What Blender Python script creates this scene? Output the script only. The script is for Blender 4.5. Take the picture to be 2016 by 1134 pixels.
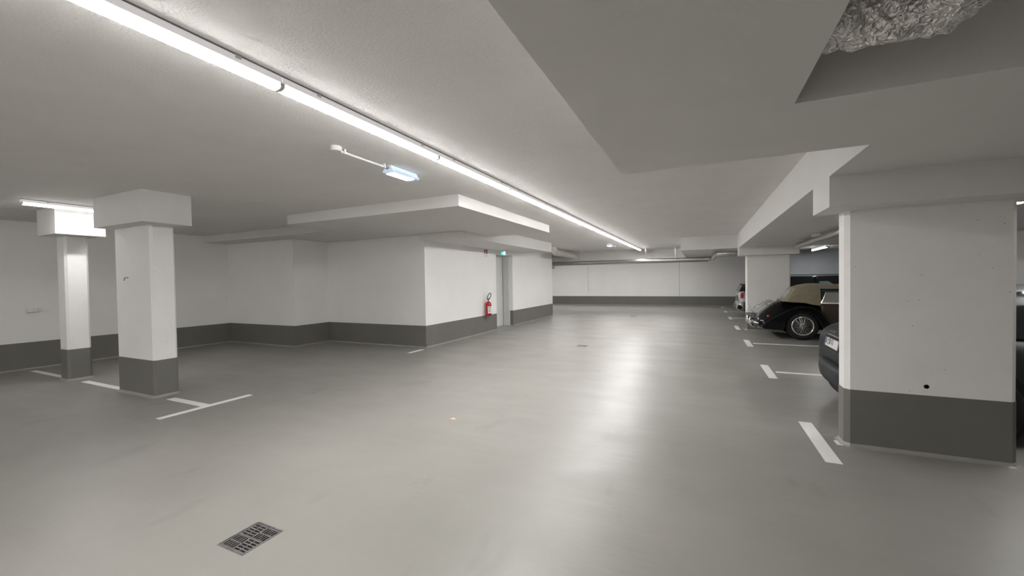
import bpy, bmesh, math, random
from mathutils import Vector, Matrix, noise
random.seed(7)
S = bpy.context.scene
for o in list(bpy.data.objects):
    bpy.data.objects.remove(o, do_unlink=True)
C = S.collection
PI = math.pi

# ------------------------------------------------------------------ camera, world, exposure
def make_camera():
    yaw, pitch, roll, f = -0.43822614, -0.01889585, -0.01567053, 794.81
    fwd = Vector((math.sin(yaw) * math.cos(pitch), math.cos(yaw) * math.cos(pitch), math.sin(pitch)))
    right = Vector((math.cos(yaw), -math.sin(yaw), 0))
    up = right.cross(fwd)
    r = right * math.cos(roll) + up * math.sin(roll)
    u = -right * math.sin(roll) + up * math.cos(roll)
    cd = bpy.data.cameras.new('camera')
    cd.sensor_width = 36.0
    cd.lens = f / 2016 * 36.0
    cd.clip_start = 0.05
    cam = bpy.data.objects.new('camera', cd)
    C.objects.link(cam)
    m = Matrix((r, u, -fwd)).transposed().to_4x4()
    m.translation = (0, 0, 1.5)
    cam.matrix_world = m
    S.camera = cam
make_camera()
w = bpy.data.worlds.new('world'); S.world = w; w.use_nodes = True
w.node_tree.nodes['Background'].inputs[0].default_value = (0, 0, 0, 1)
w.node_tree.nodes['Background'].inputs[1].default_value = 0.0
S.view_settings.view_transform = 'Standard'
S.view_settings.look = 'None'
S.view_settings.gamma = 1.0
S.view_settings.use_curve_mapping = False
S.view_settings.exposure = 0.0
LAMP = 110.0          # emission of the fluorescent diffusers
LAMP_COL = (1.0, 0.985, 0.975)

# ------------------------------------------------------------------ materials
MATS = {}
def mat(name, col, rough=0.5, metal=0.0, spec=0.5, emit=None, es=0.0, var=0.0, vscale=3.0,
        bump=0.0, bscale=60.0, trans=0.0, coat=0.0, ior=1.45):
    m = bpy.data.materials.new(name); m.use_nodes = True
    nt = m.node_tree; b = nt.nodes['Principled BSDF']
    b.inputs['Base Color'].default_value = (*col, 1)
    b.inputs['Roughness'].default_value = rough
    b.inputs['Metallic'].default_value = metal
    b.inputs['Specular IOR Level'].default_value = spec
    b.inputs['IOR'].default_value = ior
    b.inputs['Transmission Weight'].default_value = trans
    b.inputs['Coat Weight'].default_value = coat
    b.inputs['Coat Roughness'].default_value = 0.05
    if emit:
        b.inputs['Emission Color'].default_value = (*emit, 1)
        b.inputs['Emission Strength'].default_value = es
    if var or bump:
        tc = nt.nodes.new('ShaderNodeTexCoord')
    if var:
        n = nt.nodes.new('ShaderNodeTexNoise'); n.inputs['Scale'].default_value = vscale
        n.inputs['Detail'].default_value = 6; n.inputs['Roughness'].default_value = 0.6
        nt.links.new(tc.outputs['Object'], n.inputs['Vector'])
        r = nt.nodes.new('ShaderNodeValToRGB')
        r.color_ramp.elements[0].position = 0.3; r.color_ramp.elements[1].position = 0.7
        r.color_ramp.elements[0].color = (*[c * (1 - var) for c in col], 1)
        r.color_ramp.elements[1].color = (*[min(1, c * (1 + var)) for c in col], 1)
        nt.links.new(n.outputs['Fac'], r.inputs['Fac'])
        nt.links.new(r.outputs['Color'], b.inputs['Base Color'])
    if bump:
        n2 = nt.nodes.new('ShaderNodeTexNoise'); n2.inputs['Scale'].default_value = bscale
        n2.inputs['Detail'].default_value = 5
        nt.links.new(tc.outputs['Object'], n2.inputs['Vector'])
        bp = nt.nodes.new('ShaderNodeBump'); bp.inputs['Strength'].default_value = bump
        bp.inputs['Distance'].default_value = 0.01
        nt.links.new(n2.outputs['Fac'], bp.inputs['Height'])
        nt.links.new(bp.outputs['Normal'], b.inputs['Normal'])
    MATS[name] = m
    return m

mat('wall_paint', (0.89, 0.88, 0.865), rough=0.42, spec=0.4, var=0.02, vscale=1.5, bump=0.05, bscale=90)
mat('ceiling_paint', (0.77, 0.755, 0.735), rough=0.85, spec=0.2, var=0.03, vscale=2.0, bump=0.45, bscale=70)
mat('drop_paint', (0.735, 0.722, 0.705), rough=0.85, spec=0.2, var=0.02, vscale=2.0, bump=0.08, bscale=120)
mat('dimmed_wall', (0.34, 0.36, 0.372), rough=0.7, spec=0.3, var=0.04, vscale=2.0)  # white wall toned blue-grey; the dim light is put into its colour
mat('band_paint', (0.17, 0.165, 0.148), rough=0.42, spec=0.45, var=0.05, vscale=2.5, bump=0.05, bscale=60)
mat('cove', (0.30, 0.29, 0.265), rough=0.45, var=0.08, vscale=6)
mat('line_paint', (0.84, 0.83, 0.80), rough=0.55, var=0.06, vscale=30, bump=0.1, bscale=200)
mat('lamp_housing', (0.72, 0.70, 0.69), rough=0.4)
mat('lamp_cover', (0.85, 0.84, 0.85), rough=0.4, emit=(1.0, 0.95, 0.97), es=0.30)
mat('lamp_side', (0.9, 0.9, 0.9), rough=0.4, emit=LAMP_COL, es=2.0)
mat('lamp_rail', (0.30, 0.29, 0.29), rough=0.5)
mat('lamp_diffuser', (0.9, 0.9, 0.9), rough=0.4, emit=LAMP_COL, es=LAMP)
mat('lamp_diffuser_low', (0.9, 0.9, 0.9), rough=0.4, emit=LAMP_COL, es=LAMP * 0.55)
mat('emergency_body', (0.62, 0.70, 0.82), rough=0.25, emit=(0.65, 0.80, 1.0), es=0.25)
mat('emergency_glow', (0.9, 0.95, 1.0), rough=0.3, emit=(0.78, 0.90, 1.0), es=5.0)
mat('emergency_rib', (0.35, 0.45, 0.50), rough=0.4)
mat('white_plastic', (0.78, 0.77, 0.75), rough=0.4)
mat('steel_zinc', (0.55, 0.55, 0.54), rough=0.32, metal=1.0, var=0.12, vscale=12)
mat('grate_steel', (0.35, 0.34, 0.34), rough=0.38, metal=0.8, var=0.3, vscale=25)
mat('pit_dark', (0.012, 0.011, 0.010), rough=0.9)
mat('chrome', (0.85, 0.85, 0.86), rough=0.08, metal=1.0)
mat('bright_trim', (0.80, 0.80, 0.78), rough=0.32, metal=0.6)
mat('black_paint', (0.005, 0.005, 0.006), rough=0.16, spec=0.3, coat=0.2)
mat('brown_paint', (0.075, 0.058, 0.038), rough=0.25, coat=0.6)
mat('grey_paint', (0.030, 0.033, 0.035), rough=0.5, spec=0.18)
mat('smoked_red', (0.05, 0.006, 0.01), rough=0.12, coat=0.6)
mat('silver_paint', (0.42, 0.42, 0.41), rough=0.3, metal=0.5, coat=0.5)
mat('canvas', (0.27, 0.235, 0.165), rough=0.9, var=0.1, vscale=8, bump=0.15, bscale=300)
mat('plastic_window', (0.34, 0.33, 0.30), rough=0.25)
mat('rubber', (0.012, 0.012, 0.012), rough=0.75)
mat('dark_glass', (0.010, 0.012, 0.013), rough=0.05, spec=0.7)
mat('window_light_tint', (0.22, 0.32, 0.31), rough=0.1)  # opaque pale teal painted for light seen through a car window
mat('clear_glass', (0.9, 0.92, 0.92), rough=0.02, trans=1.0)
mat('tail_red', (0.45, 0.01, 0.03), rough=0.15, coat=0.6)
mat('plate_white', (0.75, 0.74, 0.72), rough=0.4)
mat('plate_blue', (0.02, 0.05, 0.30), rough=0.4)
mat('black_ink', (0.01, 0.01, 0.01), rough=0.5)
mat('seal_grey', (0.25, 0.24, 0.24), rough=0.5)
mat('ext_red', (0.42, 0.008, 0.015), rough=0.25, coat=0.4)
mat('sign_red', (0.30, 0.010, 0.02), rough=0.4)
mat('sign_white', (0.85, 0.83, 0.82), rough=0.4)
mat('exit_green', (0.0, 0.35, 0.33), rough=0.3, emit=(0.03, 0.62, 0.66), es=0.75)
mat('exit_white', (0.9, 1.0, 1.0), rough=0.3, emit=(0.75, 1.0, 1.0), es=1.1)
mat('door_paint', (0.66, 0.67, 0.655), rough=0.45, var=0.02)
mat('leaf', (0.62, 0.43, 0.28), rough=0.8, var=0.3, vscale=60)

def foil_material():
    m = mat('foil', (0.82, 0.80, 0.775), rough=0.25, metal=0.7, var=0.12, vscale=14)
    nt = m.node_tree; L = nt.links; b = nt.nodes['Principled BSDF']
    tc = [n for n in nt.nodes if n.type == 'TEX_COORD'][0]
    prev = None
    for sc, st in ((14.0, 0.55), (38.0, 0.45)):
        n = nt.nodes.new('ShaderNodeTexNoise'); n.inputs['Scale'].default_value = sc * 0.5; n.inputs['Detail'].default_value = 3
        L.new(tc.outputs['Object'], n.inputs['Vector'])
        mx = nt.nodes.new('ShaderNodeMix'); mx.data_type = 'RGBA'; mx.inputs[0].default_value = 0.12
        L.new(tc.outputs['Object'], mx.inputs[6]); L.new(n.outputs['Color'], mx.inputs[7])
        v = nt.nodes.new('ShaderNodeTexVoronoi'); v.inputs['Scale'].default_value = sc
        L.new(mx.outputs[2], v.inputs['Vector'])
        bp = nt.nodes.new('ShaderNodeBump'); bp.inputs['Strength'].default_value = st; bp.inputs['Distance'].default_value = 0.03
        L.new(v.outputs['Distance'], bp.inputs['Height'])
        if prev: L.new(prev, bp.inputs['Normal'])
        prev = bp.outputs['Normal']
    L.new(prev, b.inputs['Normal'])
foil_material()

def floor_material():
    m = bpy.data.materials.new('floor_epoxy'); m.use_nodes = True; MATS['floor'] = m
    nt = m.node_tree; L = nt.links; b = nt.nodes['Principled BSDF']
    tc = nt.nodes.new('ShaderNodeTexCoord')
    def nz(scale, det, mapping=None, rough=0.6):
        n = nt.nodes.new('ShaderNodeTexNoise'); n.inputs['Scale'].default_value = scale
        n.inputs['Detail'].default_value = det; n.inputs['Roughness'].default_value = rough
        if mapping:
            mp = nt.nodes.new('ShaderNodeMapping'); mp.inputs['Scale'].default_value = mapping
            L.new(tc.outputs['Object'], mp.inputs['Vector']); L.new(mp.outputs['Vector'], n.inputs['Vector'])
        else:
            L.new(tc.outputs['Object'], n.inputs['Vector'])
        return n
    def ramp(src, p0, c0, p1, c1):
        r = nt.nodes.new('ShaderNodeValToRGB')
        r.color_ramp.elements[0].position = p0; r.color_ramp.elements[1].position = p1
        r.color_ramp.elements[0].color = (*c0, 1); r.color_ramp.elements[1].color = (*c1, 1)
        L.new(src, r.inputs['Fac']); return r
    def mix(kind, fac, a, bb):
        x = nt.nodes.new('ShaderNodeMix'); x.data_type = 'RGBA'; x.blend_type = kind
        x.inputs[0].default_value = fac
        L.new(a, x.inputs[6]); L.new(bb, x.inputs[7]); return x.outputs[2]
    base = ramp(nz(0.7, 4).outputs['Fac'], 0.3, (0.262, 0.254, 0.232), 0.7, (0.308, 0.299, 0.274))
    grain = ramp(nz(260, 2).outputs['Fac'], 0.3, (0.93,) * 3, 0.7, (1.0,) * 3)
    # tyre smudges and scuffs with shapes of their own
    sm = ramp(nz(1.0, 3, (2.2, 0.9, 1)).outputs['Fac'], 0.62, (1,) * 3, 0.78, (0.82,) * 3)
    sp = ramp(nz(38, 2).outputs['Fac'], 0.76, (1,) * 3, 0.80, (0.45,) * 3)
    c = mix('MULTIPLY', 1.0, base.outputs['Color'], grain.outputs['Color'])
    c = mix('MULTIPLY', 1.0, c, sm.outputs['Color'])
    c = mix('MULTIPLY', 0.7, c, sp.outputs['Color'])
    L.new(c, b.inputs['Base Color'])
    rr = nt.nodes.new('ShaderNodeMapRange')
    L.new(nz(1.1, 6, (0.8, 2.2, 1)).outputs['Fac'], rr.inputs[0])
    rr.inputs[1].default_value = 0.3; rr.inputs[2].default_value = 0.7
    rr.inputs[3].default_value = 0.31; rr.inputs[4].default_value = 0.43
    L.new(rr.outputs[0], b.inputs['Roughness'])
    b.inputs['Specular IOR Level'].default_value = 0.36
    # trowel waves across the aisle plus a fine stipple
    n1 = nz(3.0, 4, (0.55, 2.6, 1)); n2 = nz(170, 2)
    b1 = nt.nodes.new('ShaderNodeBump'); b1.inputs['Strength'].default_value = 0.10; b1.inputs['Distance'].default_value = 0.03
    L.new(n1.outputs['Fac'], b1.inputs['Height'])
    b2 = nt.nodes.new('ShaderNodeBump'); b2.inputs['Strength'].default_value = 0.12; b2.inputs['Distance'].default_value = 0.004
    L.new(n2.outputs['Fac'], b2.inputs['Height']); L.new(b1.outputs['Normal'], b2.inputs['Normal'])
    L.new(b2.outputs['Normal'], b.inputs['Normal'])
floor_material()

def concrete_material():
    # painted fair-faced concrete with scattered air pits
    m = mat('column_paint', (0.86, 0.845, 0.825), rough=0.55, spec=0.3, var=0.03, vscale=2.0)
    nt = m.node_tree; L = nt.links; b = nt.nodes['Principled BSDF']
    src = b.inputs['Base Color'].links[0].from_socket
    tc = [n for n in nt.nodes if n.type == 'TEX_COORD'][0]
    v = nt.nodes.new('ShaderNodeTexVoronoi'); v.inputs['Scale'].default_value = 11.0
    L.new(tc.outputs['Object'], v.inputs['Vector'])
    r = nt.nodes.new('ShaderNodeValToRGB')
    r.color_ramp.elements[0].position = 0.03; r.color_ramp.elements[1].position = 0.055
    r.color_ramp.elements[0].color = (0.25, 0.24, 0.22, 1); r.color_ramp.elements[1].color = (1, 1, 1, 1)
    L.new(v.outputs['Distance'], r.inputs['Fac'])
    x = nt.nodes.new('ShaderNodeMix'); x.data_type = 'RGBA'; x.blend_type = 'MULTIPLY'; x.inputs[0].default_value = 0.85
    L.new(src, x.inputs[6]); L.new(r.outputs['Color'], x.inputs[7]); L.new(x.outputs[2], b.inputs['Base Color'])
    n2 = nt.nodes.new('ShaderNodeTexNoise'); n2.inputs['Scale'].default_value = 70
    L.new(tc.outputs['Object'], n2.inputs['Vector'])
    bp = nt.nodes.new('ShaderNodeBump'); bp.inputs['Strength'].default_value = 0.15; bp.inputs['Distance'].default_value = 0.01
    L.new(n2.outputs['Fac'], bp.inputs['Height']); L.new(bp.outputs['Normal'], b.inputs['Normal'])
concrete_material()

# ------------------------------------------------------------------ helpers
def bm_obj(name, bm, m, parent=None, smooth=False, loc=None):
    me = bpy.data.meshes.new(name)
    bmesh.ops.recalc_face_normals(bm, faces=bm.faces)
    bm.to_mesh(me); bm.free()
    mats = m if isinstance(m, (list, tuple)) else [m]
    for k in mats: me.materials.append(MATS[k])
    if smooth:
        for p in me.polygons: p.use_smooth = True
    o = bpy.data.objects.new(name, me); C.objects.link(o)
    if parent: o.parent = parent
    if loc: o.location = loc
    return o
def tag(o, label=None, cat=None, group=None, kind=None):
    if label: o['label'] = label
    if cat: o['category'] = cat
    if group: o['group'] = group
    if kind: o['kind'] = kind
    return o
def empty(name, loc=(0, 0, 0), label=None, cat=None, group=None, kind=None):
    o = bpy.data.objects.new(name, None); C.objects.link(o); o.location = loc
    o.empty_display_size = 0.2
    return tag(o, label, cat, group, kind)
def copy_tree(o, parent=None):
    c = o.copy(); C.objects.link(c); c.parent = parent
    for ch in list(o.children): copy_tree(ch, c)
    return c
def box(bm, x0, x1, y0, y1, z0, z1, mi=0):
    v = [bm.verts.new(p) for p in ((x0,y0,z0),(x1,y0,z0),(x1,y1,z0),(x0,y1,z0),(x0,y0,z1),(x1,y0,z1),(x1,y1,z1),(x0,y1,z1))]
    for f in ((0,3,2,1),(4,5,6,7),(0,1,5,4),(1,2,6,5),(2,3,7,6),(3,0,4,7)):
        bm.faces.new([v[i] for i in f]).material_index = mi
    return v
def boxbm(*a):
    bm = bmesh.new(); box(bm, *a); return bm
def bevel(o, wd=0.01, seg=2):
    md = o.modifiers.new('bevel', 'BEVEL'); md.width = wd; md.segments = seg; md.limit_method = 'ANGLE'
    md.angle_limit = math.radians(40); md.harden_normals = False
    return o
def loft(bm, rings, closed=True, caps=True, mi=0):
    R = [[bm.verts.new(p) for p in r] for r in rings]
    n = len(R[0])
    for a, b in zip(R, R[1:]):
        for i in range(n if closed else n - 1):
            j = (i + 1) % n
            bm.faces.new((a[i], a[j], b[j], b[i])).material_index = mi
    if caps:
        bm.faces.new(R[0][::-1]).material_index = mi; bm.faces.new(R[-1]).material_index = mi
    return R
def tube(bm, pts, r, seg=10, mi=0, caps=True):
    pts = [Vector(p) for p in pts]
    rad = r if isinstance(r, (list, tuple)) else [r] * len(pts)
    rings = []; prev = None
    for i, p in enumerate(pts):
        d = (pts[min(i + 1, len(pts) - 1)] - pts[max(i - 1, 0)]).normalized()
        if prev is None:
            a = Vector((0, 0, 1)) if abs(d.z) < 0.9 else Vector((1, 0, 0))
            u = d.cross(a).normalized()
        else:
            u = (prev - d * prev.dot(d)).normalized()
        prev = u; v = d.cross(u)
        rings.append([p + (u * math.cos(t) + v * math.sin(t)) * rad[i] for t in [2 * PI * k / seg for k in range(seg)]])
    loft(bm, rings, True, caps, mi)
def prism(bm, poly, a0, a1, axis='y', mi=0):
    # poly of (u, v): extruded along axis; axis y -> (u=x, v=z); axis z -> (u=x, v=y); axis x -> (u=y, v=z)
    def P(u, v, a):
        return (u, a, v) if axis == 'y' else ((u, v, a) if axis == 'z' else (a, u, v))
    A = [bm.verts.new(P(u, v, a0)) for u, v in poly]; B = [bm.verts.new(P(u, v, a1)) for u, v in poly]
    n = len(poly)
    bm.faces.new(A[::-1]).material_index = mi; bm.faces.new(B).material_index = mi
    for i in range(n):
        j = (i + 1) % n
        bm.faces.new((A[i], A[j], B[j], B[i])).material_index = mi
def lathe(bm, prof, origin, axis='z', seg=20, mi=0, caps=True):
    # prof of (r, h) revolved around axis through origin
    o = Vector(origin); rings = []
    for r, h in prof:
        ring = []
        for k in range(seg):
            t = 2 * PI * k / seg; c, s = r * math.cos(t), r * math.sin(t)
            ring.append(o + (Vector((c, s, h)) if axis == 'z' else Vector((c, h, s)) if axis == 'y' else Vector((h, c, s))))
        rings.append(ring)
    loft(bm, rings, True, caps, mi)
def arc(cx, cy, r, a0, a1, n):
    return [(cx + r * math.cos(math.radians(a0 + (a1 - a0) * i / n)), cy + r * math.sin(math.radians(a0 + (a1 - a0) * i / n))) for i in range(n + 1)]
def rect_holes(x0, x1, y0, y1, holes):
    # split a rectangle minus rectangular holes into small rectangles
    xs = sorted({x0, x1, *[h[0] for h in holes], *[h[1] for h in holes]})
    ys = sorted({y0, y1, *[h[2] for h in holes], *[h[3] for h in holes]})
    for a, b in zip(xs, xs[1:]):
        for c, d in zip(ys, ys[1:]):
            mx, my = (a + b) / 2, (c + d) / 2
            if not any(h[0] < mx < h[1] and h[2] < my < h[3] for h in holes):
                yield a, b, c, d
def text_mesh(name, body, size, m, parent, mw, extrude=0.0006):
    cu = bpy.data.curves.new(name, 'FONT'); cu.body = body; cu.size = size; cu.extrude = extrude; cu.offset = 0.0022
    cu.align_x = 'LEFT'; cu.align_y = 'BOTTOM'
    t = bpy.data.objects.new(name, cu); C.objects.link(t)
    me = bpy.data.meshes.new_from_object(t.evaluated_get(bpy.context.evaluated_depsgraph_get()))
    bpy.data.objects.remove(t, do_unlink=True); bpy.data.curves.remove(cu)
    me.transform(mw)
    me.materials.clear(); me.materials.append(MATS[m])
    o = bpy.data.objects.new(name, me); C.objects.link(o); o.parent = parent
    return o

# ------------------------------------------------------------------ setting
ZC, ZD, ZCAP = 2.72, 2.31, 2.06       # main ceiling, dropped ceiling, underside of beams
XL, XR, YN, YB = -11.22, 5.62, -8.0, 23.5
DRAINS = [(-2.545, -2.305, 1.352, 1.598), (-2.545, -2.305, 8.76, 8.98), (-2.555, -2.315, 16.40, 16.64)]

bm = bmesh.new()
for a, b, c, d in rect_holes(-13.0, XR, YN, YB + 0.1, DRAINS):
    bm.faces.new([bm.verts.new(p) for p in ((a, c, 0), (b, c, 0), (b, d, 0), (a, d, 0))])
bmesh.ops.remove_doubles(bm, verts=bm.verts, dist=1e-5)
floor = tag(bm_obj('floor', bm, 'floor'), 'glossy grey coated garage floor', kind='structure')

ceil = tag(bm_obj('ceiling', boxbm(-13.0, XR, YN, YB + 0.1, ZC, ZC + 0.2), 'ceiling_paint'), 'rough white main garage ceiling', kind='structure')

def drop(bm, label):
    return tag(bm_obj('ceiling', bm, 'drop_paint'), label, kind='structure')
# near dropped ceiling with duct opening, and the run over the parking bays
bm = bmesh.new()
RECESS = (0.403, 2.70, 0.30, 2.305)
for a, b, c, d in rect_holes(-0.553, 0.955, YN, 3.24, [(0.403, 0.955, 0.30, 2.305)]):
    box(bm, a, b, c, d, ZD, ZC)
for a, b, c, d in rect_holes(0.955, XR, YN, 13.30, [(0.955, 2.70, 0.30, 2.305)]):
    box(bm, a, b, c, d, ZD, ZC)
drop(bm, 'low dropped ceiling over the right-hand parking bays, with a square duct opening')
bm = bmesh.new()
box(bm, -0.56, XR, 13.30, 18.6, ZD + 0.02, ZC)
drop(bm, 'low dropped ceiling at the far end of the aisle')
bm = bmesh.new()
box(bm, -13.0, -0.56, 18.2, 18.6, ZD, ZC)
drop(bm, 'white downstand beam crossing the aisle before the back wall')
bm = bmesh.new()
prism(bm, [(XL, 5.86), (-6.65, 5.86), (-6.65, 4.83), (-3.07, 4.83), (-3.07, 8.56), (-5.65, 8.56), (-5.65, 7.43), (-8.72, 7.43), (-8.72, 6.45), (XL, 6.45)], 2.555, ZC, 'z')
drop(bm, 'shallow L-shaped ceiling drop in front of the stair core')
bm = bmesh.new()
box(bm, -5.65, -4.50, 7.24, 12.75, 2.42, 2.555)
box(bm, -5.65, -4.50, 8.56, 12.75, 2.555, ZC)
drop(bm, 'lower soffit above the doorway of the stair core')

# ---- walls
def wall(name, boxes, label, m='wall_paint'):
    bm = bmesh.new()
    for b in boxes: box(bm, *b)
    return tag(bm_obj(name, bm, m), label, kind='structure')
wall('wall_left', [(XL - 0.2, XL, YN, 6.45, 0, ZC)], 'white painted left wall with dark painted base')
DY0, DY1, DX, DZ = 10.93, 12.12, -6.03, 2.32      # door niche
wall('wall_core', [(-11.42, -8.72, 6.45, 6.65, 0, ZC), (-8.92, -8.72, 6.65, 7.43, 0, ZC), (-8.92, -5.65, 7.43, 7.63, 0, ZC),
                   (-6.03, -5.65, 7.63, DY0, 0, ZC), (-6.03, -5.65, DY1, 16.05, 0, ZC), (-6.03, -5.65, DY0, DY1, DZ, ZC),
                   (-6.25, -6.04, DY0 - 0.2, DY1 + 0.2, 0, ZC), (-13.0, -6.03, 15.85, 16.05, 0, ZC)],
     'white painted stair core walls with dark painted base')
wb = empty('wall_back', (0, YB, 0), 'white back wall of large panels with dark painted base', kind='structure')
for i, (a, b) in enumerate(((-13.0, -1.072), (-1.056, XR))):
    bm_obj('panel', boxbm(a, b, 0, 0.12, 0, ZC), 'wall_paint', wb)
bm_obj('joint', boxbm(-1.08, -1.05, 0.03, 0.12, 0, ZC), 'cove', wb)
wall('wall_right', [(XR, XR + 0.2, YN, YB + 0.1, 0, ZC)], 'white wall behind the right-hand parking bays')
wall('wall_bay', [(2.30, XR, 15.6, 15.8, 0, ZD + 0.02)], 'cross wall behind the black wagon, dim light put into its blue-grey colour', 'dimmed_wall')
wall('wall_near', [(-13.0, XR, YN - 0.2, YN, 0, ZC)], 'white wall behind the viewer')
wall('wall_recess', [(-13.2, -13.0, 16.05, YB, 0, ZC)], 'white wall beyond the stair core')

# ---- dark painted base band, half a metre high (thin coat standing 4 mm proud), and the coved floor edge below it
T = 0.004
def band(name, segs, label):
    # segs: (x0, y0, x1, y1, nx, ny): wall line and its outward normal
    bm = bmesh.new(); cv = bmesh.new()
    for x0, y0, x1, y1, nx, ny in segs:
        box(bm, min(x0, x1, x0 + nx * T, x1 + nx * T), max(x0, x1, x0 + nx * T, x1 + nx * T),
            min(y0, y1, y0 + ny * T, y1 + ny * T), max(y0, y1, y0 + ny * T, y1 + ny * T), 0.0, 0.5)
        c = 0.026
        prof = [(0, 0), (c, 0), (c * 0.4, c * 0.25), (c * 0.2, c), (0, c)]
        rings = []
        for X, Y in ((x0, y0), (x1, y1)):
            rings.append([(X + nx * (T + p), Y + ny * (T + p), q) for p, q in prof])
        loft(cv, rings)
    o = tag(bm_obj(name, bm, 'band_paint'), label, kind='structure')
    bm_obj('cove', cv, 'cove', o)
    return o
band('baseboard_left', [(XL, YN, XL, 6.45, 1, 0)], 'dark grey painted base of the left wall')
band('baseboard_core', [(XL, 6.45, -8.72, 6.45, 0, -1), (-8.72, 6.45, -8.72, 7.43, 1, 0), (-8.72, 7.43, -5.65, 7.43, 0, -1),
                        (-5.65, 7.43, -5.65, DY0, 1, 0), (-5.65, DY1, -5.65, 16.05, 1, 0), (-5.65, DY1, -5.76, DY1, 0, -1), (-13.0, 16.05, -5.65, 16.05, 0, 1)],
     'dark grey painted base of the stair core')
band('baseboard_back', [(-13.0, YB, XR, YB, 0, -1)], 'dark grey painted base of the back wall')
band('baseboard_bay', [(2.30, 15.6, XR, 15.6, 0, -1)], 'dark grey painted base of the bay cross wall')
band('baseboard_right', [(XR, YN, XR, 15.6, -1, 0)], 'dark grey painted base of the right wall')
band('baseboard_near', [(XL, YN, XR, YN, 0, 1)], 'dark grey painted base of the wall behind the viewer')

# ---- columns with beam-like heads
def column(x0, x1, y0, y1, ztop, head, label, ch=0.03):
    o = empty('concrete_column', ((x0 + x1) / 2, (y0 + y1) / 2, 0), label, 'column', kind='structure')
    ox, oy = o.location.x, o.location.y
    a, b, c, d = x0 - ox, x1 - ox, y0 - oy, y1 - oy
    def octo(e=0.0):
        return [(a + ch - e*.4, c - e), (b - ch + e*.4, c - e), (b + e, c + ch - e*.4), (b + e, d - ch + e*.4), (b - ch + e*.4, d + e), (a + ch - e*.4, d + e), (a - e, d - ch + e*.4), (a - e, c + ch - e*.4)]
    bm = bmesh.new(); prism(bm, octo(), 0, ztop, 'z')
    bm_obj('shaft', bm, 'column_paint', o)
    bm = bmesh.new(); prism(bm, octo(T), 0, 0.5, 'z')
    bm_obj('base_band', bm, 'band_paint', o)
    bm = bmesh.new()
    loft(bm, [[(p[0], p[1], 0) for p in octo(0.034)], [(p[0], p[1], 0.008) for p in octo(0.018)], [(p[0], p[1], 0.028) for p in octo(0.006)]])
    bm_obj('cove', bm, 'cove', o)
    hx0, hx1, hy0, hy1, hz0, hz1 = head
    bm_obj('head', boxbm(hx0 - ox, hx1 - ox, hy0 - oy, hy1 - oy, hz0, hz1), 'drop_paint', o)
    return o
colA = column(-7.60, -6.62, 2.83, 3.11, 2.32, (-7.62, -6.335, 2.63, 3.18, 2.316, ZC), 'broad white column with dark base nearest on the left')
colB = column(-9.47, -9.17, 2.81, 3.09, 2.32, (-9.47, -8.81, 2.61, 3.18, 2.316, ZC), 'slim white column with dark base under the lit short lamp on the left')
colR = column(1.14, 2.20, 4.43, 4.64, 2.07, (0.955, XR, 4.11, 4.645, ZCAP, ZD + 0.001), 'big pitted white column in the right foreground', 0.035)
colF = column(1.14, 2.18, 13.02, 13.26, 2.09, (0.955, 2.33, 12.72, 13.30, 2.085, ZD + 0.001), 'white column beyond the black vintage roadster', 0.03)
def disc_hole(parent, x, y, z, r, name):
    bm = bmesh.new(); lathe(bm, [(r * 1.25, 0.0), (r * 1.2, -0.003), (r, -0.0035), (r * 0.9, 0.02)], (x, y, z), 'y', 16)
    o = bm_obj(name, bm, 'pit_dark', parent); tag(o, 'small dark round anchor hole'); return o
disc_hole(colR, 1.672 - 1.67, 4.43 - 4.535 , 0.573, 0.014, 'anchor_hole')
bm = bmesh.new(); tube(bm, [(-7.23 + 7.11, 2.83 - 2.97, 1.62), (-7.23 + 7.11, 2.79 - 2.97, 1.62), (-7.23 + 7.11, 2.785 - 2.97, 1.58)], 0.008, 6)
bm_obj('hook', bm, 'lamp_rail', colA)

# ---- floor markings: thin paint films, parts of the floor
def mark(x0, x1, y0, y1):
    return bm_obj('parking_line', boxbm(x0, x1, y0, y1, 0.0, 0.002), 'line_paint', floor)
for y in (4.48, 7.47, 10.48, 13.57, 16.68, 19.78, 22.55):
    mark(0.898, 1.010, y - 0.505, y + 0.505 if y < 22 else y + 0.4)
for y in (7.445, 10.48, 16.75, 19.78):
    mark(1.05, 5.4, y - 0.05, y + 0.05)
mark(1.082, 1.128, 4.425, 4.535); mark(1.082, 1.11, 13.40, 13.50)
mark(-10.955, -9.49, 2.862, 2.945); mark(-8.89, -7.62, 2.852, 2.945); mark(-6.395, -5.60, 2.852, 2.950)
mark(-5.60, -5.51, 2.39, 3.43); mark(-5.645, -5.55, 6.76, 7.23)

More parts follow.
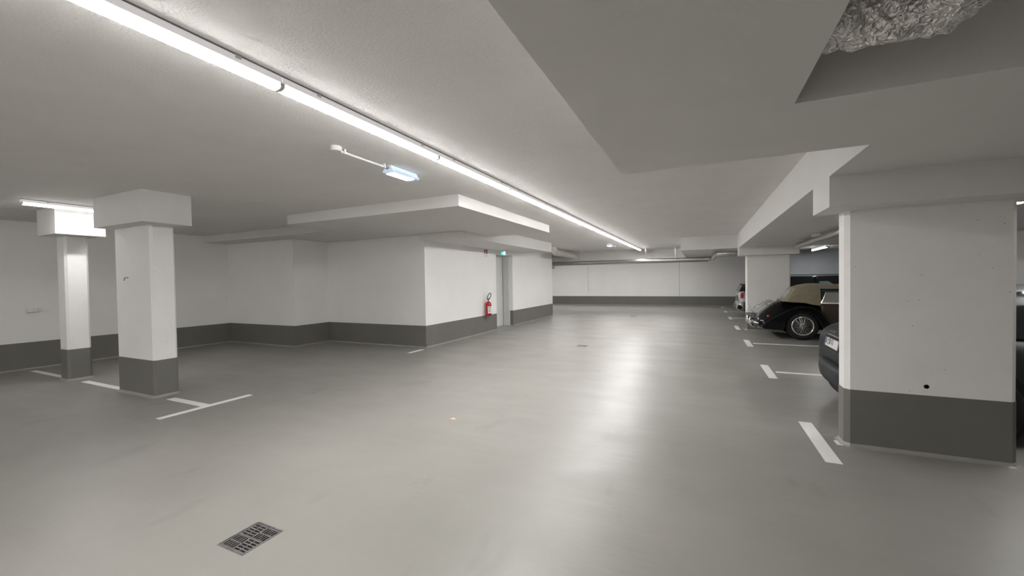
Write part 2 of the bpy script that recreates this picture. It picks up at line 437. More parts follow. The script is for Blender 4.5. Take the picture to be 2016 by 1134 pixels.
# ---- floor drains
def drain(h, detail=True, label=''):
    x0, x1, y0, y1 = h
    o = empty('floor_drain', ((x0 + x1) / 2, (y0 + y1) / 2, 0), label, 'drain', 'floor drains along the aisle')
    a, b = (x1 - x0) / 2, (y1 - y0) / 2
    bm = bmesh.new()
    # pit: open-topped box
    v = box(bm, -a, a, -b, b, -0.12, -0.0)
    bmesh.ops.delete(bm, geom=[f for f in bm.faces if f.calc_center_median().z > -0.001], context='FACES_ONLY')
    bm_obj('pit', bm, 'pit_dark', o)
    bm = bmesh.new(); t = 0.009
    box(bm, -a, a, -b, -b + t, -0.03, 0.001); box(bm, -a, a, b - t, b, -0.03, 0.001)
    box(bm, -a, -a + t, -b + t, b - t, -0.03, 0.001); box(bm, a - t, a, -b + t, b - t, -0.03, 0.001)
    bm_obj('frame', bm, 'grate_steel', o)
    bm = bmesh.new(); a2, b2 = a - t - 0.002, b - t - 0.002
    holes = []
    n = 5
    for qx in (0, 1):
        for qy in (0, 1):
            X0 = -a2 + 0.007 + qx * (a2 - 0.0035); X1 = X0 + a2 - 0.0105
            Y0 = -b2 + 0.007 + qy * (b2 - 0.0035); Y1 = Y0 + b2 - 0.0105
            for i in range(n):
                for j in range(2):
                    if (qx + qy) % 2 == 1:      # slots across
                        p = (Y1 - Y0) / n; q = (X1 - X0) / 2
                        holes.append((X0 + j * q + 0.004, X0 + (j + 1) * q - 0.004, Y0 + i * p + p * .22, Y0 + i * p + p * .78))
                    else:
                        p = (X1 - X0) / n; q = (Y1 - Y0) / 2
                        holes.append((X0 + i * p + p * .20, X0 + i * p + p * .80, Y0 + j * q + 0.004, Y0 + (j + 1) * q - 0.004))
    for c in rect_holes(-a2, a2, -b2, b2, holes):
        bm.faces.new([bm.verts.new(p) for p in ((c[0], c[2], 0), (c[1], c[2], 0), (c[1], c[3], 0), (c[0], c[3], 0))])
    bmesh.ops.remove_doubles(bm, verts=bm.verts, dist=1e-6)
    r = bmesh.ops.extrude_face_region(bm, geom=bm.faces[:])
    bmesh.ops.translate(bm, vec=(0, 0, -0.014), verts=[g for g in r['geom'] if isinstance(g, bmesh.types.BMVert)])
    bm_obj('grate', bm, 'grate_steel', o, loc=(0, 0, -0.001))
    bm = bmesh.new(); lathe(bm, [(0.007, 0.0), (0.006, 0.0015), (0.0, 0.002)], (0, 0, -0.0005), 'z', 10)
    bm_obj('screw', bm, 'chrome', o)
    return o
drain(DRAINS[0], True, 'square slotted steel floor drain nearest the viewer')
drain(DRAINS[1], True, 'square floor drain in the middle of the aisle')
drain(DRAINS[2], True, 'square floor drain farthest down the aisle')

# ---- door in the core niche
d1 = empty('door_1', (DX, (DY0 + DY1) / 2, 0), 'light grey steel door in a niche beside the red extinguisher', kind='structure')
hw = (DY1 - DY0) / 2
leaf_ = bm_obj('door_leaf', boxbm(-0.005, 0.035, -hw + 0.05, hw - 0.055, 0.006, DZ - 0.06), 'door_paint', d1); bevel(leaf_, 0.004)
bm = bmesh.new(); tube(bm, [(0.035, -hw + 0.12, 1.05), (0.085, -hw + 0.12, 1.05), (0.085, -hw + 0.25, 1.05)], 0.010, 8)
bm_obj('handle', bm, 'steel_zinc', leaf_)
bm = bmesh.new()
box(bm, 0.0, 0.06, -hw, -hw + 0.05, 0, DZ); box(bm, 0.0, 0.06, -hw + 0.05, hw, DZ - 0.06, DZ)
box(bm, 0.0, 0.25, hw - 0.045, hw, 0, DZ); box(bm, 0.235, 0.262, hw - 0.06, hw, 0, DZ)
bevel(bm_obj('door_frame', bm, 'door_paint', d1), 0.004)
bm_obj('gap_seal', boxbm(0.03, 0.037, hw - 0.056, hw - 0.044, 0, DZ - 0.06), 'pit_dark', d1)

# ------------------------------------------------------------------ lights
def lamp_proto(length=1.56):
    o = empty('batten_lamp', (0, 0, 0), '', 'lamp')
    h = length / 2
    # narrow housing given a weak glow, with a shadow gap at the ceiling and a rounded diffuser below
    bm = bmesh.new(); prism(bm, [(-0.034, -0.009), (0.034, -0.009), (0.034, -0.001), (-0.034, -0.001)], -h, h, 'y')
    bm_obj('mounting_rail', bm, 'lamp_rail', o)
    bm = bmesh.new(); prism(bm, [(-0.0365, -0.044), (0.0365, -0.044), (0.0355, -0.009), (-0.0355, -0.009)], -h + 0.002, h - 0.002, 'y')
    bm_obj('housing', bm, 'lamp_cover', o)
    bm = bmesh.new(); prism(bm, [(-0.037, -0.068), (0.037, -0.068), (0.0368, -0.044), (-0.0368, -0.044)], -h + 0.009, h - 0.009, 'y')
    bm_obj('side_cover', bm, 'lamp_side', o)
    bm = bmesh.new()
    prof = [(0.037 * math.cos(t), -0.068 - 0.0125 * math.sin(t)) for t in [PI * k / 10 for k in range(11)]]
    prism(bm, prof, -h + 0.010, h - 0.010, 'y')
    bm_obj('diffuser', bm, 'lamp_diffuser', o)
    for s in (-1, 1):
        bm = bmesh.new()
        pr = [(0.0385, -0.044)] + [(0.0385 * math.cos(t), -0.066 - 0.0165 * math.sin(t)) for t in [PI * k / 10 for k in range(11)]] + [(-0.0385, -0.044)]
        y0 = s * (h - 0.003)
        prism(bm, pr, min(y0, y0 - s * 0.010), max(y0, y0 - s * 0.010), 'y')
        bm_obj('end_cap', bm, 'lamp_housing', o)
    for y in (-h + 0.25, h - 0.25):
        for s in (-1, 1):
            bm = bmesh.new()
            box(bm, min(s * 0.033, s * 0.041), max(s * 0.033, s * 0.041), y - 0.014, y + 0.014, -0.024, -0.004)
            box(bm, min(s * 0.015, s * 0.038), max(s * 0.015, s * 0.038), y - 0.010, y + 0.010, -0.010, -0.002)
            bm_obj('clip', bm, 'lamp_housing', o)
    return o
proto = lamp_proto()
ords = {0: 'nearest overhead', 1: 'second', 2: 'third', 3: 'fourth', 4: 'fifth', 5: 'sixth', 6: 'seventh', 7: 'eighth', 8: 'ninth', 9: 'tenth'}
first = True
for k in range(-1, 10):
    y = 1.60 + 1.56 * k + 0.78
    o = proto if first else copy_tree(proto); first = False
    o.location = (-2.25, y, ZC)
    if k == -1: lb = 'lit white batten lamp of the long row, cut by the top edge of the picture'
    elif k == 9: lb = 'lit white batten lamp at the far end of the long row'
    elif k >= 0: lb = 'lit white batten lamp of the long row, %s whole one from the viewer' % ('first', 'second', 'third', 'fourth', 'fifth', 'sixth', 'seventh', 'eighth', 'ninth')[k]
    tag(o, lb, 'lamp', 'batten lamps in the long row over the aisle')
def single_lamp(loc, lb, low=False):
    o = copy_tree(proto); o.location = loc
    if low:      # a weaker fitting than those of the row
        for ch in o.children:
            if ch.name.startswith('diffuser'):
                ch.data = ch.data.copy(); ch.data.materials[0] = MATS['lamp_diffuser_low']
    tag(o, lb, 'lamp', 'single batten lamps'); return o
single_lamp((-8.40, 2.95, ZC), 'lit short batten lamp on the ceiling between the two left columns', True)
for i, x in enumerate((-9.6, -6.9, -4.2, -1.5)):
    o = single_lamp((x, 20.7, ZC), 'lit batten lamp behind the downstand beam, %s from the left' % ('first', 'second', 'third', 'fourth')[i]); o.rotation_euler.z = PI / 2
    o['group'] = 'lamps behind the downstand beam'
for j, yy in enumerate((-4.2, -6.4)):
    for i, x in enumerate((-9.2, -7.0, -4.8, -2.9, -1.3)):
        o = single_lamp((x, yy, ZC), 'lit batten lamp of the %s crosswise row behind the viewer, %s from the left wall' % (('nearer', 'farther')[j], ('first', 'second', 'third', 'fourth', 'fifth')[i])); o.rotation_euler.z = PI / 2
        o['group'] = 'lamps behind the viewer'
single_lamp((3.06, 14.12, ZD + 0.02), 'lit batten lamp above the black wagon behind the roadster', True)
single_lamp((3.06, 5.45, ZD), 'lit batten lamp at the right edge beyond the big column')

def emergency(loc, flip, lb):
    o = empty('emergency_light', loc, lb, 'emergency light', 'emergency lights beside the lamp row')
    s = -1 if flip else 1
    # clear prismatic lamp: flared body with bright lens strip and ribs
    bm = bmesh.new()
    rings = []
    for y, w0, w1 in ((0.0, 0.040, 0.075), (0.03, 0.045, 0.085), (0.40, 0.045, 0.085), (0.43, 0.040, 0.075)):
        rings.append([(-w0, s * y, -0.004), (w0, s * y, -0.004), (w0 + .01, s * y, -0.035), (w1, s * y, -0.062), (w1 - .02, s * y, -0.072), (-w1 + .02, s * y, -0.072), (-w1, s * y, -0.062), (-w0 - .01, s * y, -0.035)])
    loft(bm, rings)
    bm_obj('lamp_body', bm, 'emergency_body', o)
    bm = bmesh.new(); ya, yb = sorted((s * 0.05, s * 0.36))
    prism(bm, [(-0.078, -0.066), (0.060, -0.066), (0.052, -0.078), (0.0, -0.082), (-0.060, -0.078)], ya, yb, 'y')
    bm_obj('lens', bm, 'emergency_glow', o)
    for i in range(9):
        y = s * (0.085 + i * 0.030)
        bm_obj('rib', boxbm(0.050, 0.064, y - 0.004, y + 0.004, -0.0805, -0.060), 'emergency_rib', o)
    # conduit with saddles to a round junction box
    bm = bmesh.new(); tube(bm, [(0.0, s * 0.0, -0.028), (0.0, s * -0.62, -0.028)], 0.011, 10)
    cd = bm_obj('conduit', bm, 'white_plastic', o)
    for y in (-0.06, -0.57):
        bm_obj('saddle', boxbm(-0.018, 0.018, s * y - 0.010, s * y + 0.010, -0.042, -0.0), 'white_plastic', cd)
    bm = bmesh.new(); tube(bm, [(0.0, s * 0.012, -0.028), (0.0, s * -0.03, -0.028)], 0.016, 10)
    bm_obj('gland', bm, 'lamp_rail', o)
    bm = bmesh.new(); lathe(bm, [(0.050, 0.0), (0.050, -0.032), (0.045, -0.042), (0.0, -0.043)], (0, s * -0.66, 0), 'z', 20)
    bm_obj('junction_box', bm, 'white_plastic', o)
    return o
emergency((-2.95, 3.29, ZC), False, 'clear emergency light with conduit on the ceiling left of the lamp row')
emergency((-2.90, 14.55, ZC), True, 'small lit emergency light on the far ceiling near the downstand beam')

# ------------------------------------------------------------------ services
def pipe(name, pts, r, m, label, cat, seg=14, rings=0, smooth=True):
    bm = bmesh.new(); tube(bm, pts, r, seg)
    o = bm_obj(name, bm, m, None, smooth); tag(o, label, cat)
    return o
def bend(c, r, p0, p1, n=6):
    # quarter bend helper: points from p0 to p1 around corner c
    c, p0, p1 = Vector(c), Vector(p0), Vector(p1)
    out = []
    for i in range(n + 1):
        t = i / n
        out.append((p0 * (1 - t) ** 2) + c * (2 * t * (1 - t)) + p1 * t * t)
    return out
zd = 2.20
pts = [(-12.9, 16.9, zd), (0.0, 16.9, zd)] + bend((0.42, 16.9, zd), 0, (0.15, 16.9, zd), (0.42, 16.55, zd)) + [(0.42, 14.0, zd)] + bend((0.42, 13.6, zd), 0, (0.42, 13.85, zd), (0.70, 13.6, zd)) + [(2.0, 13.6, zd)]
o = pipe('ventilation_pipe', pts, 0.075, 'steel_zinc', 'long galvanised pipe crossing under the far beam with an elbow', 'pipe')
for x in (-10, -7.2, -4.6, -2.0, -0.9):
    bm = bmesh.new(); tube(bm, [(x, 16.82, ZC), (x, 16.82, zd - 0.03), (x, 16.85, zd - 0.075), (x, 16.95, zd - 0.075), (x, 16.98, zd - 0.03), (x, 16.98, ZC)], 0.005, 6)
    bm_obj('hanger', bm, 'steel_zinc', o)
pipe('wall_pipe', [(-12.9, 17.15, 2.13), (0.25, 17.15, 2.13)], 0.022, 'steel_zinc', 'thin pipe running below the galvanised pipe at the far beam', 'pipe', 8)
o = pipe('bay_pipe', [(2.02, 4.9, 2.195), (2.02, 11.3, 2.195)], 0.06, 'steel_zinc', 'grey pipe under the dropped ceiling above the parking bays', 'pipe')
for y in (5.4, 7.5, 9.6, 10.9):
    bm_obj('bracket', boxbm(1.95, 2.09, y - 0.012, y + 0.012, 2.25, ZD - 0.002), 'steel_zinc', o)
o = pipe('wall_conduit', [(-6.04, YB - 0.015, 2.70), (-6.04, YB - 0.015, 0.74)], 0.013, 'lamp_housing', 'thin grey vertical conduit on the back wall', 'conduit', 8)

def crumple(o, amp, sc, seed=0.0):
    # creased foil: folded facets from cell noise on top of slow bulges, pushed along the surface normal
    sd = Vector((seed, seed * 2, seed * 3)); me = o.data
    nr = [v.normal.copy() for v in me.vertices]
    for v, n in zip(me.vertices, nr):
        p = v.co * sc + sd
        q = p + Vector((noise.noise(p * 1.7), noise.noise(p * 1.7 + Vector((9, 2, 4))), noise.noise(p * 1.7 + Vector((4, 7, 1))))) * 0.5
        d, _ = noise.voronoi(q); e, _ = noise.voronoi(q * 2.3)
        h = (0.5 - d[0]) * 1.0 + (0.5 - e[0]) * 0.35 + noise.noise(p * 0.6) * 0.7
        v.co += n * h * amp
def foil_duct(name, pts, rad, label, seg=40, amp=0.03, sc=6.0, seed=1.0, step=0.02):
    # resample the path finely and crumple the surface
    P = [Vector(p) for p in pts]; fine = []; rr = []
    radl = rad if isinstance(rad, (list, tuple)) else [rad] * len(P)
    for (a, b, ra, rb) in zip(P, P[1:], radl, radl[1:]):
        n = max(2, int((b - a).length / step))
        for i in range(n):
            t = i / n; fine.append(a.lerp(b, t)); rr.append(ra + (rb - ra) * t)
    fine.append(P[-1]); rr.append(radl[-1])
    bm = bmesh.new(); tube(bm, fine, rr, seg)
    o = bm_obj(name, bm, 'foil', None, True); crumple(o, amp, sc, seed)
    return tag(o, label, 'duct')
# far foil-wrapped elbow beside the core
foil_duct('insulated_duct', [(-5.02, 14.40, 2.80), (-5.02, 14.44, 2.68), (-5.02, 14.54, 2.58), (-5.02, 14.70, 2.53), (-5.02, 17.2, 2.53)] + bend((-5.02, 17.75, 2.53), 0, (-5.02, 17.3, 2.53), (-5.5, 17.72, 2.50)) + [(-12.5, 17.72, 2.46)], 0.115,
          'foil-wrapped duct with an elbow beyond the stair core corner', 18, 0.014, 6.0, 4.0, 0.08)
# crumpled foil duct in the ceiling opening at upper right
foil_duct('insulated_duct', [(0.43, 1.955, 2.50), (0.56, 1.96, 2.495), (0.67, 1.955, 2.49), (0.76, 1.91, 2.48), (0.80, 1.82, 2.48), (0.81, 1.65, 2.49), (0.81, 1.2, 2.50), (0.81, 0.4, 2.51)],
          [0.125, 0.125, 0.13, 0.135, 0.13, 0.12, 0.12, 0.12], 'crumpled foil-wrapped duct in the ceiling opening at upper right', 110, 0.034, 11.0, 1.0, 0.007)
pipe('ventilation_pipe', [(0.41, 1.66, 2.62), (0.60, 1.66, 2.62)], 0.07, 'steel_zinc', 'smooth grey pipe above the crumpled foil duct in the ceiling opening', 'pipe', 20)

# ------------------------------------------------------------------ small fittings
s = empty('wall_socket', (XL, 2.985, 1.085), 'small white socket box on the left wall', 'socket')
bevel(bm_obj('back_box', boxbm(0, 0.045, -0.078, 0.078, -0.042, 0.042), 'white_plastic', s), 0.008)
bevel(bm_obj('cover', boxbm(0.045, 0.058, -0.070, 0.0, -0.034, 0.034), 'white_plastic', s), 0.004)
bevel(bm_obj('cover', boxbm(0.045, 0.058, 0.003, 0.070, -0.034, 0.034), 'white_plastic', s), 0.004)

# fire extinguisher on the core wall
fx = empty('fire_extinguisher', (-5.54, 10.21, 0.49), 'red fire extinguisher hung on the core wall beside the grey door', 'extinguisher')
bm = bmesh.new(); lathe(bm, [(0.070, 0.0), (0.084, 0.012), (0.086, 0.03), (0.086, 0.33), (0.080, 0.365), (0.055, 0.395), (0.028, 0.41), (0.024, 0.43), (0.0, 0.43)], (0, 0, 0), 'z', 28)
cyl = bm_obj('cylinder', bm, 'ext_red', fx, True)
bm = bmesh.new()
rings = []
for z in (0.08, 0.28): rings.append([(0.0875 * math.cos(t), 0.0875 * math.sin(t), z) for t in [math.radians(-75 + 10 * k) for k in range(10)]])
loft(bm, rings, False, False)
bm_obj('label_sticker', bm, 'sign_white', cyl)
for i, z in enumerate((0.255, 0.235, 0.20, 0.17, 0.14, 0.115)):
    bm = bmesh.new()
    loft(bm, [[(0.0885 * math.cos(t), 0.0885 * math.sin(t), zz) for t in [math.radians(-65 + 10 * k) for k in range(7 - i % 2)]] for zz in (z, z + 0.010)], False, False)
    bm_obj('print_line', bm, 'ext_red', cyl)
bm = bmesh.new(); lathe(bm, [(0.022, 0.43), (0.022, 0.46), (0.016, 0.475), (0.0, 0.475)], (0, 0, 0), 'z', 14)
bm_obj('valve', bm, 'chrome', fx)
bm = bmesh.new(); box(bm, -0.012, 0.012, -0.03, 0.085, 0.472, 0.484); box(bm, -0.012, 0.012, -0.03, 0.08, 0.498, 0.508)
bm_obj('lever', bm, 'rubber', fx)
bm = bmesh.new(); tube(bm, [(0, -0.02, 0.46), (0.0, -0.075, 0.49), (0.01, -0.065, 0.56), (0.02, 0.0, 0.63), (0.03, 0.06, 0.66), (0.03, 0.10, 0.635), (0.03, 0.105, 0.575), (0.03, 0.04, 0.52), (0.02, -0.005, 0.48)], 0.011, 8)
bm_obj('hose', bm, 'rubber', fx, True)
bm = bmesh.new(); box(bm, -0.11, -0.08, -0.03, 0.03, 0.10, 0.38)
bm_obj('bracket', bm, 'steel_zinc', fx)

# fire extinguisher sign above it: red field with white pictogram, white field below
sg = empty('extinguisher_sign', (-5.648, 10.295, 2.175), 'small red and white extinguisher sign high on the core wall', 'sign')
bm_obj('sign_plate', boxbm(0, 0.006, -0.10, 0.10, 0.0, 0.22), 'sign_white', sg)
bm_obj('red_field', boxbm(0.006, 0.0075, -0.10, 0.10, 0.11, 0.22), 'sign_red', sg)
bm = bmesh.new()
box(bm, 0.0075, 0.0085, -0.055, -0.015, 0.118, 0.175); box(bm, 0.0075, 0.0085, -0.043, -0.027, 0.175, 0.188)
prism(bm, [(-0.03, 0.186), (0.02, 0.190), (0.03, 0.178), (0.02, 0.178), (-0.03, 0.180)], 0.0075, 0.0085, 'x')
prism(bm, [(0.02, 0.13), (0.05, 0.13), (0.065, 0.16), (0.05, 0.19), (0.04, 0.17), (0.03, 0.155)], 0.0075, 0.0085, 'x')
bm_obj('pictogram', bm, 'sign_white', sg)
bm = bmesh.new(); lathe(bm, [(0.016, 0.006), (0.016, 0.0085)], (0, 0.02, 0.045), 'x', 14)
bm_obj('dot', bm, 'black_ink', sg)

# lit exit sign over the doorway, mounted from the soffit, facing down the aisle
ex = empty('exit_sign', (-5.43, 11.0, 2.265), 'lit green and white running-man exit sign over the grey door', 'sign')
bevel(bm_obj('sign_box', boxbm(-0.10, 0.10, 0.0, 0.03, 0.0, 0.125), 'white_plastic', ex), 0.004)
bm_obj('green_panel', boxbm(-0.094, 0.094, -0.002, 0.0, 0.006, 0.119), 'exit_green', ex)
bm = bmesh.new()
# doorway rectangle at right, running figure, arrow at left
prism(bm, [(0.030, 0.012), (0.088, 0.012), (0.088, 0.113), (0.030, 0.113)], -0.003, -0.002, 'y')
prism(bm, [(-0.085, 0.058), (-0.060, 0.085), (-0.060, 0.068), (-0.030, 0.068), (-0.030, 0.050), (-0.060, 0.050), (-0.060, 0.032)], -0.003, -0.002, 'y')
prism(bm, arc(0.004, 0.098, 0.010, 0, 330, 11), -0.003, -0.002, 'y')
prism(bm, [(-0.012, 0.084), (0.012, 0.086), (0.020, 0.066), (0.014, 0.064), (0.010, 0.074), (0.006, 0.052), (0.022, 0.034), (0.018, 0.014), (0.010, 0.014), (0.012, 0.032), (-0.004, 0.046), (-0.010, 0.022), (-0.026, 0.020), (-0.026, 0.028), (-0.016, 0.030), (-0.008, 0.052), (-0.006, 0.074), (-0.014, 0.070), (-0.018, 0.058), (-0.024, 0.060)], -0.003, -0.002, 'y')
bm_obj('pictogram', bm, 'exit_white', ex); ex.scale = (0.8, 1, 1)
bm = bmesh.new(); tube(bm, [(-0.06, 0.015, 0.125), (-0.06, 0.015, 0.155)], 0.006, 6); tube(bm, [(0.06, 0.015, 0.125), (0.06, 0.015, 0.155)], 0.006, 6)
bm_obj('suspension', bm, 'steel_zinc', ex)

# red sign hanging from the thin pipe at the far core corner
rs = empty('hanging_sign', (-5.98, 17.12, 1.98), 'tiny red and white sign hanging below the far pipes', 'sign')
bm_obj('sign_plate', boxbm(-0.09, 0.09, -0.006, 0.0, 0.0, 0.11), 'sign_white', rs)
bm_obj('red_bar', boxbm(0.02, 0.05, -0.008, -0.006, 0.01, 0.11), 'sign_red', rs)
bm_obj('red_bar', boxbm(-0.05, -0.02, -0.008, -0.006, 0.01, 0.11), 'sign_red', rs)
bm = bmesh.new(); tube(bm, [(-0.06, -0.003, 0.11), (-0.06, 0.03, 0.13)], 0.004, 6); tube(bm, [(0.06, -0.003, 0.11), (0.06, 0.03, 0.13)], 0.004, 6)
bm_obj('hanger', bm, 'steel_zinc', rs)

# dry leaf on the floor
bm = bmesh.new()
out = [(-0.035, 0.0, 0.004), (-0.02, 0.016, 0.010), (0.0, 0.022, 0.014), (0.02, 0.014, 0.010), (0.04, 0.0, 0.006), (0.02, -0.014, 0.004), (0.0, -0.020, 0.003), (-0.02, -0.014, 0.002)]
mid = [bm.verts.new((x, 0, 0.0045)) for x in (-0.018, 0.0, 0.02)]
ov = [bm.verts.new(p) for p in out]
for a, b, c in ((0, 1, 'm0'), (1, 2, 'm1'), (2, 3, 'm1'), (3, 4, 'm2'), (4, 5, 'm2'), (5, 6, 'm1'), (6, 7, 'm1'), (7, 0, 'm0')):
    bm.faces.new((ov[a], ov[b], mid[int(c[1])]))
bm.faces.new((ov[1], mid[1], mid[0])); bm.faces.new((ov[3], mid[2], mid[1])); bm.faces.new((ov[5], mid[1], mid[2])); bm.faces.new((ov[7], mid[0], mid[1]))
lf = empty('dry_leaf', (-2.45, 3.665, 0), 'small curled brown leaf lying on the aisle floor', 'leaf')
bm_obj('blade', bm, 'leaf', lf)
bm = bmesh.new(); tube(bm, [(-0.03, 0, 0.004), (-0.055, 0.006, 0.003)], 0.0015, 5); bm_obj('stem', bm, 'leaf', lf)

# ------------------------------------------------------------------ cars (local frame: x from the tail forward, y across, z up)
def wheel(parent, x, y, r, rim_r, width, side, style='disc', rim_mat='silver_paint'):
    # side: -1 faces -y (towards the viewer), +1 faces +y
    w = empty('wheel', (x, y, r)); w.parent = parent
    bm = bmesh.new(); h = width / 2
    lathe(bm, [(rim_r, -h), (rim_r + 0.02, -h - 0.004), (r - 0.03, -h), (r - 0.006, -h + 0.025), (r, -h + 0.05), (r, h - 0.05), (r - 0.006, h - 0.025), (r - 0.03, h), (rim_r, h)], (0, 0, 0), 'y', 36, 0, False)
    bm_obj('tyre', bm, 'rubber', w, True)
    f = side * (h - 0.005)
    bm = bmesh.new()
    R1 = rim_r + 0.004; R0 = rim_r - 0.030
    loft(bm, [[(R * math.cos(t), f + side * e, R * math.sin(t)) for t in [2 * PI * k / 40 for k in range(40)]] for R, e in ((R1, 0.0), (R1 - 0.004, 0.010), (R0 + 0.006, 0.010), (R0, -0.02), (R0 - 0.004, -0.07))], True, False)
    bm_obj('rim', bm, rim_mat, w, True)
    bm = bmesh.new(); lathe(bm, [(rim_r - 0.002, -0.01), (rim_r - 0.002, 0.01)], (0, f - side * 0.10, 0), 'y', 30)
    bm_obj('brake_shield', bm, 'pit_dark', w)
    bm = bmesh.new()
    lathe(bm, sorted([(0.034, -0.03), (0.034, 0.012), (0.022, 0.028), (0.001, 0.030)], key=lambda q: q[1]) if side > 0 else [(0.001, -0.030), (0.022, -0.028), (0.034, -0.012), (0.034, 0.03)], (0, f, 0), 'y', 16)
    bm_obj('hub', bm, 'chrome', w)
    if style == 'wire':
        for k in range(36):
            a = 2 * PI * k / 36; off = (0.30 if k % 2 else -0.30)
            a2 = a + off
            bm = bmesh.new()
            tube(bm, [(0.033 * math.cos(a2), f + side * (0.012 if k % 3 else -0.03), 0.033 * math.sin(a2)), (R0 * math.cos(a), f - side * 0.015, R0 * math.sin(a))], 0.0035, 5)
            bm_obj('spoke', bm, 'chrome', w)
    else:
        for k in range(5):
            a = 2 * PI * k / 5 + 0.3
            bm = bmesh.new(); ca, sa = math.cos(a), math.sin(a); px, pz = -sa, ca
            q = []
            for rr, hw_ in ((0.02, 0.030), (R0, 0.020)):
                q.append([(rr * ca + px * s_ * hw_, f + e, rr * sa + pz * s_ * hw_) for s_, e in ((-1, -side * 0.02), (1, -side * 0.02), (1, side * 0.004), (-1, side * 0.004))])
            loft(bm, q); bm_obj('spoke', bm, rim_mat, w)
    return w
def ring_body(x, zl, zt, w, tw=0.86, n=1):
    # rounded car cross-section at x: half width w, from zl to zt
    h = zt - zl
    half = [(w * 0.80, zl), (w * 0.95, zl + 0.05 * h), (w, zl + 0.28 * h), (w, zl + 0.58 * h), (w * 0.985, zl + 0.80 * h), (w * tw, zt - 0.02 * h), (w * tw * 0.6, zt)]
    return [(x, -y, z) for y, z in half] + [(x, y, z) for y, z in reversed(half)]
def body_loft(name, st, m, parent, sub=2, tw=0.9):
    bm = bmesh.new()
    loft(bm, [ring_body(*s, tw) if len(s) == 4 else ring_body(*s) for s in st])
    o = bm_obj(name, bm, m, parent, True)
    if sub:
        md = o.modifiers.new('sub', 'SUBSURF'); md.levels = sub; md.render_levels = sub
    return o
def cabin(parent, st, body_mat, glass_mat, pillars):
    # st: (x, zbase, ztop, wbase, wtop); glass hull, roof skin above, pillars along the sides
    bm = bmesh.new()
    loft(bm, [[(x, -wb, zb), (x, -wt, zt), (x, wt, zt), (x, wb, zb)] for x, zb, zt, wb, wt in st])
    g = bm_obj('window_glass', bm, glass_mat, parent)
    zmax = max(s[2] for s in st)
    tops = [s for s in st if s[2] > zmax - 0.16]
    bm = bmesh.new()
    rings = []
    for x, zb, zt, wb, wt in tops:
        rings.append([(x, -wt - 0.015, zt - 0.03), (x, -wt + 0.05, zt + 0.010), (x, 0, zt + 0.025), (x, wt - 0.05, zt + 0.010), (x, wt + 0.015, zt - 0.03), (x, 0, zt - 0.03)])
    loft(bm, rings)
    bm_obj('roof', bm, body_mat, parent, False)
    for (xb, xt, wd) in pillars:
        def at(x):
            for a, b in zip(st, st[1:]):
                if a[0] <= x <= b[0]:
                    t = (x - a[0]) / (b[0] - a[0]); return [p + (q - p) * t for p, q in zip(a, b)]
            return st[-1]
        A = at(xb); B = at(xt)
        for s_ in (-1, 1):
            bm = bmesh.new()
            e = 0.006
            zb0 = A[1] - 0.01
            q0 = [(xb, s_ * (A[3] + e), zb0), (xb + wd, s_ * (A[3] + e), zb0), (xb + wd, s_ * (A[3] - 0.03), zb0), (xb, s_ * (A[3] - 0.03), zb0)]
            q1 = [(xt, s_ * (B[4] + e), B[2]), (xt + wd * .8, s_ * (B[4] + e), B[2]), (xt + wd * .8, s_ * (B[4] - 0.03), B[2]), (xt, s_ * (B[4] - 0.03), B[2])]
            loft(bm, [q0, q1]); bm_obj('pillar', bm, body_mat, parent)
    return g
def arch(parent, x, y, r, side, m='pit_dark'):
    bm = bmesh.new(); lathe(bm, [(r, -0.004), (r, 0.004)], (x, y, r * 0.93), 'y', 30)
    bm_obj('wheel_arch', bm, m, parent)

# --- dark grey coupe behind the big column
car = empty('grey_coupe', (1.36, 5.83, 0), 'dark grey coupe seen from behind, half hidden by the big column', 'car')
W2 = 0.92
body_loft('body', [(0.07, .34, .68, .50), (0.02, .26, .74, .66), (0.07, .20, .82, .78), (0.17, .17, .90, .85), (0.42, .16, .955, .90), (0.9, .16, .95, W2), (2.2, .16, .93, W2), (2.9, .16, .92, W2), (3.7, .17, .80, .90), (4.05, .20, .66, .82), (4.15, .25, .55, .62)], 'grey_paint', car, 2)
cabin(car, [(0.60, .95, .98, .74, .66), (1.15, .92, 1.32, .80, .56), (1.7, .92, 1.36, .82, .58), (2.2, .91, 1.33, .82, .57), (2.95, .90, .93, .78, .70)], 'grey_paint', 'dark_glass', [(0.66, 1.10, .10), (1.62, 1.66, .07), (2.85, 2.18, .06)])
bp_ = bm_obj('rear_bumper', bmesh.new(), 'grey_paint', car)
bpy.data.objects.remove(bp_)
bm = bmesh.new()
rings = []
for t in [(-1 + 2 * k / 20) for k in range(21)]:
    y = 0.90 * t; x = -0.02 + 0.22 * abs(t) ** 3.2
    rings.append([(x + 0.02, y, 0.24), (x - 0.005, y, 0.28), (x - 0.02, y, 0.36), (x - 0.015, y, 0.43), (x + 0.015, y, 0.475), (x + 0.12, y, 0.48), (x + 0.12, y, 0.24)])
loft(bm, rings); bm_obj('rear_bumper', bm, 'grey_paint', car, True)
bm = bmesh.new(); rings = []
for t in [(-1 + 2 * k / 20) for k in range(21)]:
    y = 0.85 * t; x = 0.02 + 0.22 * abs(t) ** 3.2
    rings.append([(x, y, 0.245), (x + 0.05, y, 0.14), (x + 0.15, y, 0.14), (x + 0.15, y, 0.245)])
loft(bm, rings); bm_obj('diffuser', bm, 'rubber', car)
for s_ in (-1, 1):
    bm = bmesh.new(); box(bm, 0.10, 0.16, min(s_ * .44, s_ * .68), max(s_ * .44, s_ * .68), 0.72, 0.79)
    bevel(bm_obj('tail_light', bm, 'smoked_red', car), 0.02)
